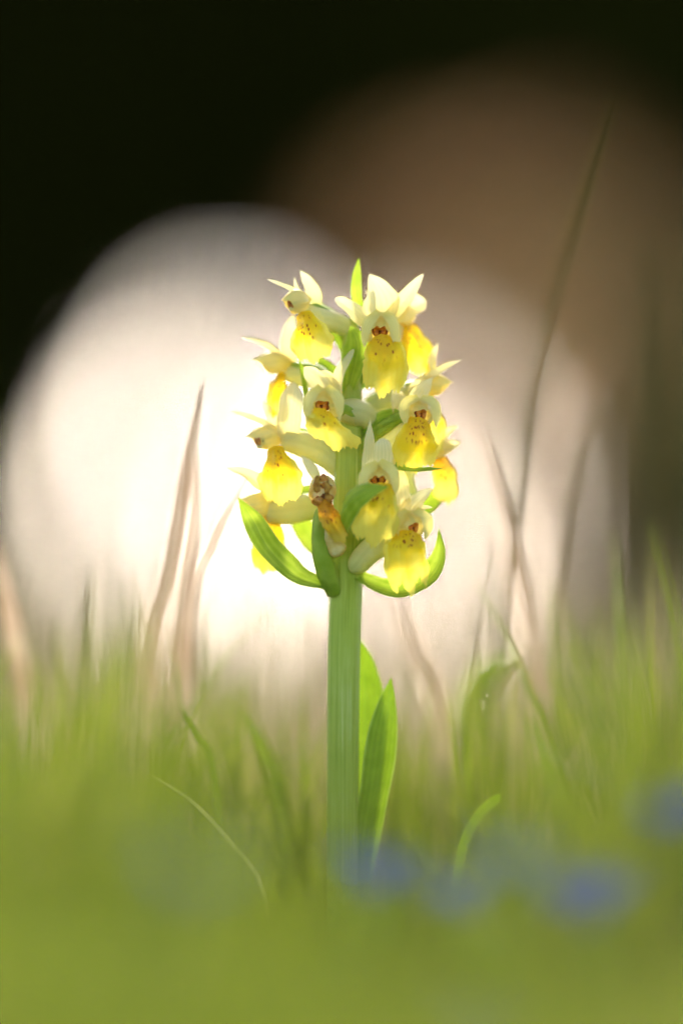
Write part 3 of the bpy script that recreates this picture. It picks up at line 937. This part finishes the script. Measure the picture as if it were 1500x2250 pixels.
# 11 withered flower
w9 = flower([(738, 1310, -2), (716, 1250, -6), (706, 1190, -8), (706, 1110, -9)],
       ((708, 1078, -11), (-.05, -.25, 1), 31, 36, 34, dict(beak=.0, phi=2.9, open_=.85)),
       (([(700, 1056, -10), (684, 1028, -9), (662, 1001, -8)], 26, dict(nrm=(-.3, .3, .9))),),
       ([(712, 1100, -13), (728, 1138, -16), (756, 1190, -15)], [(0, 44), (.3, 58), (.6, 60), (.85, 50), (1, 52)], dict(cup=-1.25, crease=-.25, ruffle=.22, nrm=(.1, .2, 1))),
       None, None, orad=[(0, 16), (.3, 22), (.7, 20), (1, 14)], seed=11, lmat='lip_old', label='withered flower with brown throat and shrivelled lip')
sp = tube('spur', [(712, 1110, -9), (722, 1150, -9), (734, 1195, -9), (752, 1220, -9)], [(0, 14), (.5, 19), (.85, 20), (1, 15)], M['dry_spur'], w9, jit=.04)
for ch in w9.children:
    if ch.name.startswith('hood'): ch.data.materials[0] = M['dry_spur']
f, u, r = frame((-.05, -.25, 1))
g3 = np.random.default_rng(8)
for k, (x, y, a_, b_, mt) in enumerate(((697, 1064, 8, 18, 'brown'), (711, 1058, 11, 14, 'column'), (719, 1072, 7, 14, 'brown'), (698, 1101, 13, 10, 'column'), (721, 1097, 12, 11, 'brown'), (710, 1094, 6, 8, 'cavity'))):
    q, g2 = blob(PO(x, y, -12.9), (r * a_ * S, u * b_ * S, f * 3 * S), 12, 8)
    q = [p + g3.normal(size=3) * 1.6 * S for p in q]
    mesh_obj('dried_anther', q, g2, M[mt], w9)
q, g2 = blob(PO(708, 1078, -11), (r * 28 * S, u * 34 * S, f * 10 * S), 12, 8)
mesh_obj('throat', q, g2, M['stigma'], w9)
# 12 lower left, behind a bract, faces left
flower([(766, 1200, 4), (730, 1150, 7), (680, 1118, 8), (620, 1108, 6)],
       ((570, 1108, 4), (-.95, 0, .25), 27, 30, 78),
       (([(596, 1090, 4), (548, 1046, 2), (498, 1028, 1)], 34, dict(nrm=(-.1, .6, .8))),
        ([(600, 1110, 7), (600, 1075, 8), (615, 1040, 8)], 34)),
       ([(580, 1132, 4), (590, 1185, 3), (578, 1258, 4)], [(0, 34), (.35, 66), (.7, 84), (1, 56)], dict(nrm=(-.3, .1, 1))),
       ([(582, 1126, 3), (630, 1122, 5), (675, 1115, 6), (712, 1112, 6)], [(0, 22), (.4, 31), (.8, 27), (1, 17)]), seed=12)
# 13 lower right, faces half right
flower([(768, 1230, 0), (805, 1195, -2), (850, 1165, -5), (885, 1152, -8)],
       ((904, 1154, -11), (.52, -.15, .85), 36, 35, 54),
       (([(882, 1150, -9), (908, 1112, -8), (948, 1072, -7)], [(0, 34), (.45, 48), (.8, 32), (1, 8)], dict(nrm=(-.3, .5, .8))),
        ([(880, 1150, -7), (870, 1120, -6), (872, 1080, -6)], 30),
        ([(905, 1130, -8), (925, 1118, -8), (950, 1115, -8)], 26, dict(nrm=(.1, .8, .6)))),
       ([(904, 1167, -15), (900, 1180, -16), (890, 1215, -17), (900, 1300, -16)], [(0, 46), (.3, 72), (.55, 98), (.8, 104), (1, 90)], dict(nrm=(.05, .2, 1), lip=dict(lobe=.09, round=.16, ph=.6))),
       ([(882, 1168, -9), (845, 1188, -8), (808, 1215, -6), (770, 1258, -4)], [(0, 20), (.4, 28), (.8, 25), (1, 17)]),
       ((906, 1156, -11), (.45, -.12, .85), 0.85), seed=13, cheeks=True)

# ------------------------------------------------------------------ grass
G_GREEN = [(0.0, (0.06, 0.10, 0.004)), (0.35, (0.14, 0.20, 0.008)), (0.7, (0.22, 0.27, 0.02)), (0.82, (0.30, 0.27, 0.07)), (1.0, (0.46, 0.36, 0.18))]
M['grass'] = mat_grass('grass', G_GREEN, 0.45)
M['straw'] = mat_grass('straw', [(0.0, (0.30, 0.20, 0.12)), (1.0, (0.52, 0.40, 0.26))], 0.35)


def blades(root, height, width, lean_dir, lean, g_, nseg=5):
    """curved tapering blades as one vertex block"""
    n = len(root)
    s_ = np.linspace(0, 1, nseg + 1)[None, :, None]
    h = height[:, None, None]
    d = np.stack([np.cos(lean_dir), np.sin(lean_dir), np.zeros(n)], 1)[:, None]
    L = lean[:, None, None]
    c = root[:, None] + np.array((0, 0, 1.0)) * h * s_ * (1 - 0.25 * L * s_ ** 2) + d * h * L * s_ ** 1.9
    tw = g_.uniform(0, 2 * math.pi, n)
    sd = np.stack([np.cos(tw), np.sin(tw), np.zeros(n)], 1)[:, None]
    wd = (width[:, None, None] * 0.5) * (1 - s_ ** 2.2) * (0.7 + 0.6 * np.sin(np.pi * np.clip(s_ * .9, 0, 1)))
    v = np.stack([c - sd * wd, c + sd * wd], 2).reshape(n, -1, 3)
    m = (nseg + 1) * 2
    base_ = (np.arange(n) * m)[:, None]
    fs = []
    for k in range(nseg):
        fs.append(base_ + np.array([[2 * k, 2 * k + 1, 2 * k + 3, 2 * k + 2]]))
    return v.reshape(-1, 3), np.concatenate(fs, 0).tolist(), m


def grass_obj(name, root, height, width, lean, mat, label, g_, tone):
    ld_ = g_.uniform(0, 6.283, len(root))
    v, f, m = blades(root, height, width, ld_, lean, g_)
    o = mesh_obj(name, v, f, mat, attr=np.repeat(tone, m))
    tag(o, label, 'grass', kind='stuff')
    return o


def to_px(p):
    q = p - CAM
    D = q @ FWD
    return 750 + (q @ RIGHT) / (S * D / D0), 1125 - (q @ UP) / (S * D / D0), D


def root_pts(x, y):
    return np.stack([x, y, ground_z(x, y) - 0.002], 1)


# turf in front of the orchid (short in the middle, taller to the sides)
g_ = np.random.default_rng(31)


def patches(x, y, f, seed):
    q = np.random.default_rng(seed).uniform(0, 6.28, 6)
    return (np.sin(x * f + q[0] + 1.7 * np.sin(y * f * .7 + q[1])) + np.sin(y * f * 1.3 + q[2] + 1.3 * np.sin(x * f * .9 + q[3]))
            + np.sin((x + y) * f * .6 + q[4])) / 3


for far_, n, ya, yb, tops, lb in (
        (1, 9500, -0.185, -0.05, [1540, 1500, 1490, 1450, 1540, 1760, 1900, 1930, 1860, 1740, 1640, 1500, 1400, 1400], 'green meadow grass close in front of the orchid'),
        (0, 21000, -D0 + 0.30, -0.186, [1900, 1860, 1840, 1870, 1930, 1980, 2010, 2060, 2080, 2080, 2080, 2070, 2060, 2030], 'soft green meadow grass in front of the gentians')):
    y = yb - (yb - ya) * g_.uniform(0, 1, n)
    x = g_.uniform(-1, 1, n) * (0.32 + 0.16 * (y + D0))
    rp = root_pts(x, y)
    qx, qy, qd = to_px(rp)
    top = np.interp(qx, [-900, -200, 60, 200, 330, 480, 640, 800, 950, 1100, 1230, 1380, 1550, 2200], tops)
    ht = (qy - top) * S * qd / D0
    ht = np.clip(ht, 0.010, 0.10) * np.clip(g_.normal(0.80, 0.22, n) + 0.2 * patches(x, y, 60, 2), 0.2, 1.25)
    tone = np.clip(g_.beta(2, 2.6, n) * .9 + 0.38 * patches(x, y, 38, 5), 0, 1)
    grass_obj('grass', rp, ht, g_.uniform(0.0012, 0.0030, n), np.clip(g_.normal(0.30, 0.2, n), 0.02, 0.8), M['grass'], lb, g_, tone)

# grass right behind the orchid: green and dry blades mixed
n = 11000
y = 0.030 + 0.30 * g_.uniform(0, 1, n) ** 1.3
x = g_.uniform(-1, 1, n) * (0.36 + 0.12 * y)
rp = root_pts(x, y)
qx, qy, qd = to_px(rp)
top = np.interp(qx, [-300, 60, 230, 330, 420, 560, 750, 960, 1070, 1200, 1350, 1600], [1400, 1440, 1430, 1400, 1480, 1590, 1620, 1560, 1480, 1480, 1380, 1360])
ht = (qy - top) * S * qd / D0 * np.clip(g_.normal(0.80, 0.20, n), 0.3, 1.35)
grass_obj('grass', rp, np.clip(ht, 0.01, 0.12), g_.uniform(0.0008, 0.0024, n), np.clip(g_.normal(0.20, 0.15, n), 0.02, 0.7), M['grass'],
          'green and dry grass blades growing just behind the orchid', g_, np.clip(g_.beta(2.0, 2.3, n) + 0.2 * patches(x, y, 70, 9), 0, 1))

# thin dry bents
n = 7000
y = g_.uniform(0.05, 0.60, n)
x = g_.uniform(-1, 1, n) * (0.36 + 0.12 * y)
rp = root_pts(x, y)
qx, qy, qd = to_px(rp)
top = 1580 - 560 * g_.uniform(0, 1, n) ** 2.2
ht = (qy - top) * S * qd / D0
grass_obj('dry_grass', rp, np.clip(ht, 0.02, 0.16), g_.uniform(0.0004, 0.0008, n), np.clip(g_.normal(0.22, 0.15, n), 0.02, 0.7), M['straw'],
          'thin dry straw coloured grass behind the orchid', g_, g_.uniform(0, 1, n))

# meadow further off
n = 26000
y = 0.4 + 28 * g_.uniform(0, 1, n) ** 1.6
x = g_.uniform(-1, 1, n) * (0.60 + 0.24 * y)
rp = root_pts(x, y)
grass_obj('grass', rp, g_.uniform(0.03, 0.10, n) * np.clip(0.8 + y * .03, 0, 1.6), g_.uniform(0.002, 0.006, n) * np.clip(.6 + y * .12, 0, 3), np.clip(g_.normal(0.4, 0.2, n), 0.02, 1.0), M['grass'],
          'meadow grass running back to the forest edge', g_, np.clip(g_.beta(3, 2, n), 0, 1))


# ------------------------------------------------------------------ single tall grass blades
M['blade_green'] = mat_plain('blade_green', (0.10, 0.16, 0.010), (0.20, 0.25, 0.025), 120, 0.4, 0.5, 0.2)
M['blade_silhouette'] = mat_plain('blade_silhouette', (0.03, 0.033, 0.005), (0.06, 0.06, 0.010), 120, 0.3, 0.6, 0.1)  # darker copy: the backlit silhouette is put into the colour
M['blade_dry'] = mat_plain('blade_dry', (0.34, 0.22, 0.13), (0.52, 0.38, 0.25), 120, 0.45, 0.6, 0.1)
M['blade_pale'] = mat_plain('blade_pale', (0.34, 0.34, 0.10), (0.50, 0.46, 0.22), 120, 0.45, 0.5, 0.15)


def blade(name, pts, w_, mat, label, nrm=(.3, 0, 1), group='single tall grass blades'):
    C = catmull([P(*q) for q in pts], 34)
    t = np.linspace(0, 1, 34)
    T = unit(np.gradient(C, axis=0)); N0 = np.repeat(V(nrm)[None], 34, 0)
    sd = unit(np.cross(T, N0)); N = unit(np.cross(sd, T))
    k = np.clip(t / .08, .4, 1) * np.clip((1 - t) / .30, 0, 1) ** 0.7
    hw = (w_ * S * .5 * k)[:, None]
    v = np.stack([C - sd * hw, C - N * hw * .35, C + sd * hw], 1)      # a shallow keel
    o = mesh_obj(name, v.reshape(-1, 3), grid_faces(34, 3), M[mat], uv=np.stack(np.meshgrid([0, .5, 1], t), -1).reshape(-1, 2))
    tag(o, label, 'grass blade', group)


blade('grass_stalk', [(1010, 2080, 190), (1050, 1500, 180), (1130, 960, 150), (1192, 700, 100), (1258, 500, 60), (1354, 195, 42)], 16, 'blade_silhouette', 'very tall silhouette-dark grass blade leaning away above all the others')
blade('grass_stalk', [(300, 2060, 95), (330, 1450, 95), (378, 1240, 95), (418, 1010, 95), (446, 850, 95)], 30, 'blade_dry', 'broad brown dry grass blade, tallest of the forked dry pair')
blade('grass_stalk', [(372, 2050, 80), (388, 1560, 80), (408, 1300, 80), (430, 1140, 80), (432, 980, 80)], 30, 'blade_dry', 'broad brown dry grass blade, upright one of the forked dry pair')
blade('grass_stalk', [(400, 2040, 50), (425, 1360, 52), (470, 1180, 54), (560, 1010, 56)], 20, 'blade_dry', 'thin dry grass blade slanting up towards the orchid flowers')
blade('grass_stalk', [(1235, 2060, 90), (1195, 1640, 90), (1150, 1380, 90), (1095, 1120, 90), (1044, 950, 90)], 20, 'blade_dry', 'pale grass blade with a sharp tip leaning over to the orchid')
blade('grass_stalk', [(600, 2140, -2), (575, 1950, -3), (505, 1850, -4), (420, 1760, -5), (318, 1694, -6)], 9, 'blade_pale', 'hair thin pale grass blade arching down beside the orchid stem')
blade('grass_stalk', [(985, 2080, -6), (1012, 1880, -7), (1045, 1800, -8), (1088, 1756, -9), (1102, 1752, -10)], 22, 'leaf', 'short green blade with a bent tip among the gentians')
blade('grass_stalk', [(500, 2080, 16), (468, 1700, 14), (432, 1620, 13), (392, 1546, 12)], 16, 'blade_green', 'short dark green blade tip leaning away from the orchid stem')
blade('grass_stalk', [(640, 2100, 24), (610, 1750, 24), (575, 1650, 24), (535, 1560, 24)], 24, 'blade_green', 'broad short green blade between the orchid stem and the dry pair')
blade('grass_stalk', [(1040, 2060, 70), (1055, 1600, 70), (1085, 1480, 70), (1132, 1430, 70)], 34, 'blade_green', 'curved green blade with a hooked tip behind the gentians')
blade('grass_stalk', [(990, 2060, 80), (1015, 1600, 80), (1040, 1490, 80), (1086, 1436, 80)], 34, 'blade_green', 'curved green blade with a blunt tip, closest behind the orchid leaves')
blade('grass_stalk', [(1380, 2080, 40), (1368, 1600, 40), (1356, 1330, 40), (1344, 1155, 40)], 9, 'blade_green', 'fine straight upright green blade with a needle tip')
blade('grass_stalk', [(110, 2060, 60), (70, 1620, 60), (30, 1400, 60), (-12, 1180, 60)], 40, 'blade_dry', 'brown dry blade leaning outward over the grass clump')
blade('grass_stalk', [(1010, 2060, 110), (960, 1560, 110), (900, 1400, 110), (850, 1250, 110)], 26, 'blade_dry', 'dry blade leaning behind the orchid leaves')
blade('grass_stalk', [(1510, 2300, -240), (1512, 1600, -240), (1505, 1000, -240), (1500, 480, -240)], 34, 'blade_silhouette', 'tall soft green blade beside the deep blue gentian')
blade('grass_stalk', [(1290, 2100, -60), (1262, 1900, -60), (1215, 1720, -60), (1160, 1560, -60)], 40, 'blade_green', 'broad soft green blade leaning over the pale blue gentian')
blade('grass_stalk', [(1180, 2060, 190), (1190, 1300, 190), (1240, 950, 190), (1330, 780, 190)], 20, 'blade_dry', 'dry stalk bowing away from the very tall silhouette-dark blade')

# ------------------------------------------------------------------ blue gentians in the foreground grass
M['gentian'] = mat_petal('gentian', (0.06, 0.10, 0.60), (0.016, 0.045, 0.50), (0.025, 0.06, 0.56), 0.35)
nt = M['gentian'].node_tree
for nd in nt.nodes:                               # no yellow mottling on the blue petals
    if nd.type == 'BSDF_PRINCIPLED':
        nd.inputs['Specular IOR Level'].default_value = 0.0
        nd.inputs['Roughness'].default_value = 0.9
    if nd.type == 'MIX': nd.inputs[7].default_value = (0.02, 0.04, 0.45, 1)


def gentian_proto():
    o = empty('gentian', (0, 0, 0), 'blue gentian', 'flower', 'blue gentians in the grass')
    def lathe(name, prof_, mat, ns=14):
        z = [p[0] for p in prof_]; r = [p[1] for p in prof_]
        th = np.linspace(0, 6.2832, ns, endpoint=False)
        v = [(rr * math.cos(q), rr * math.sin(q), zz) for zz, rr in zip(z, r) for q in th]
        uv = [(q / 6.2832, i / len(z)) for i in range(len(z)) for q in th]
        mesh_obj(name, v, grid_faces(len(z), ns, True), mat, o, uv)
    lathe('stem', [(-.06, .0011), (-.02, .0011), (0.0, .0012), (.002, .0016)], M['ovary'])
    lathe('calyx', [(.001, .0014), (.005, .0026), (.011, .0030), (.014, .0032)], M['ovary'])
    lathe('corolla_tube', [(.010, .0022), (.016, .0026), (.020, .0034), (.0215, .0042)], M['gentian'])
    for i in range(5):
        a_ = i * 2 * math.pi / 5
        nu, nv = 10, 7
        v, uv = [], []
        for p in range(nu):
            t = p / (nu - 1)
            rr = .0030 + .0078 * t
            hw = .0042 * math.sin(math.pi * min(1, .18 + .70 * t)) ** .8 * (1 if t < .97 else .6)
            for q in range(nv):
                k = -1 + 2 * q / (nv - 1)
                x, yy, z = rr, hw * k, .0205 + .0016 * math.sin(t * 2.2) + .0006 * k * k - .0008 * t * t
                v.append((x * math.cos(a_) - yy * math.sin(a_), x * math.sin(a_) + yy * math.cos(a_), z)); uv.append((q / (nv - 1), t))
        mesh_obj('petal', v, grid_faces(nu, nv), M['gentian'], o, uv)
    for i in range(4):
        a_ = i * math.pi / 2 + .4
        z0 = -.006 - .012 * (i // 2)
        v, uv = [], []
        for p in range(9):
            t = p / 8
            for q in range(5):
                k = -1 + q / 2
                x, yy, z = .001 + .011 * t, .0028 * math.sin(math.pi * (t * .93 + .07)) * k, z0 + .007 * t - .003 * t * t + .001 * k * k
                v.append((x * math.cos(a_) - yy * math.sin(a_), x * math.sin(a_) + yy * math.cos(a_), z)); uv.append((q / 4, t))
        mesh_obj('leaf', v, grid_faces(9, 5), M['leaf'], o, uv)
    return o


gp = gentian_proto()
for i, (px, py, dz, k, tx, ty, lb) in enumerate((
        (1530, 1765, -180, .62, .35, -.25, 'deep blue gentian on a dark stem beside the tall soft green blade'),
        (788, 1895, -188, .72, .15, .3, 'blue gentian in front of the foot of the orchid stem'),
        (885, 1880, -170, .45, -.3, .1, 'blue gentian in front of the orchid leaves'),
        (1052, 1935, -192, .6, .5, -.1, 'greyish blue gentian beside the bent green blade'),
        (1308, 1940, -190, .78, .25, .25, 'large pale blue gentian standing clear in the grass'),
        (1115, 1860, -215, .5, -.2, .2, 'small faint blue gentian behind the bent green blade'),
        (400, 1860, -330, .5, .2, .2, 'faint blue gentian below the hair thin arching blade'),
        (1050, 2170, -260, .6, .3, .1, 'faint low blue gentian deep in the grass'))):
    loc = P(px, py, dz) - np.array((0, 0, .018 * k))
    o = gp if i == 0 else dup(gp, (0, 0, 0), 0)
    o.location = tuple(loc); k *= 0.95
    o.scale = (k,) * 3; o.rotation_euler = (tx, ty, i * 1.3)
    o['label'] = lb
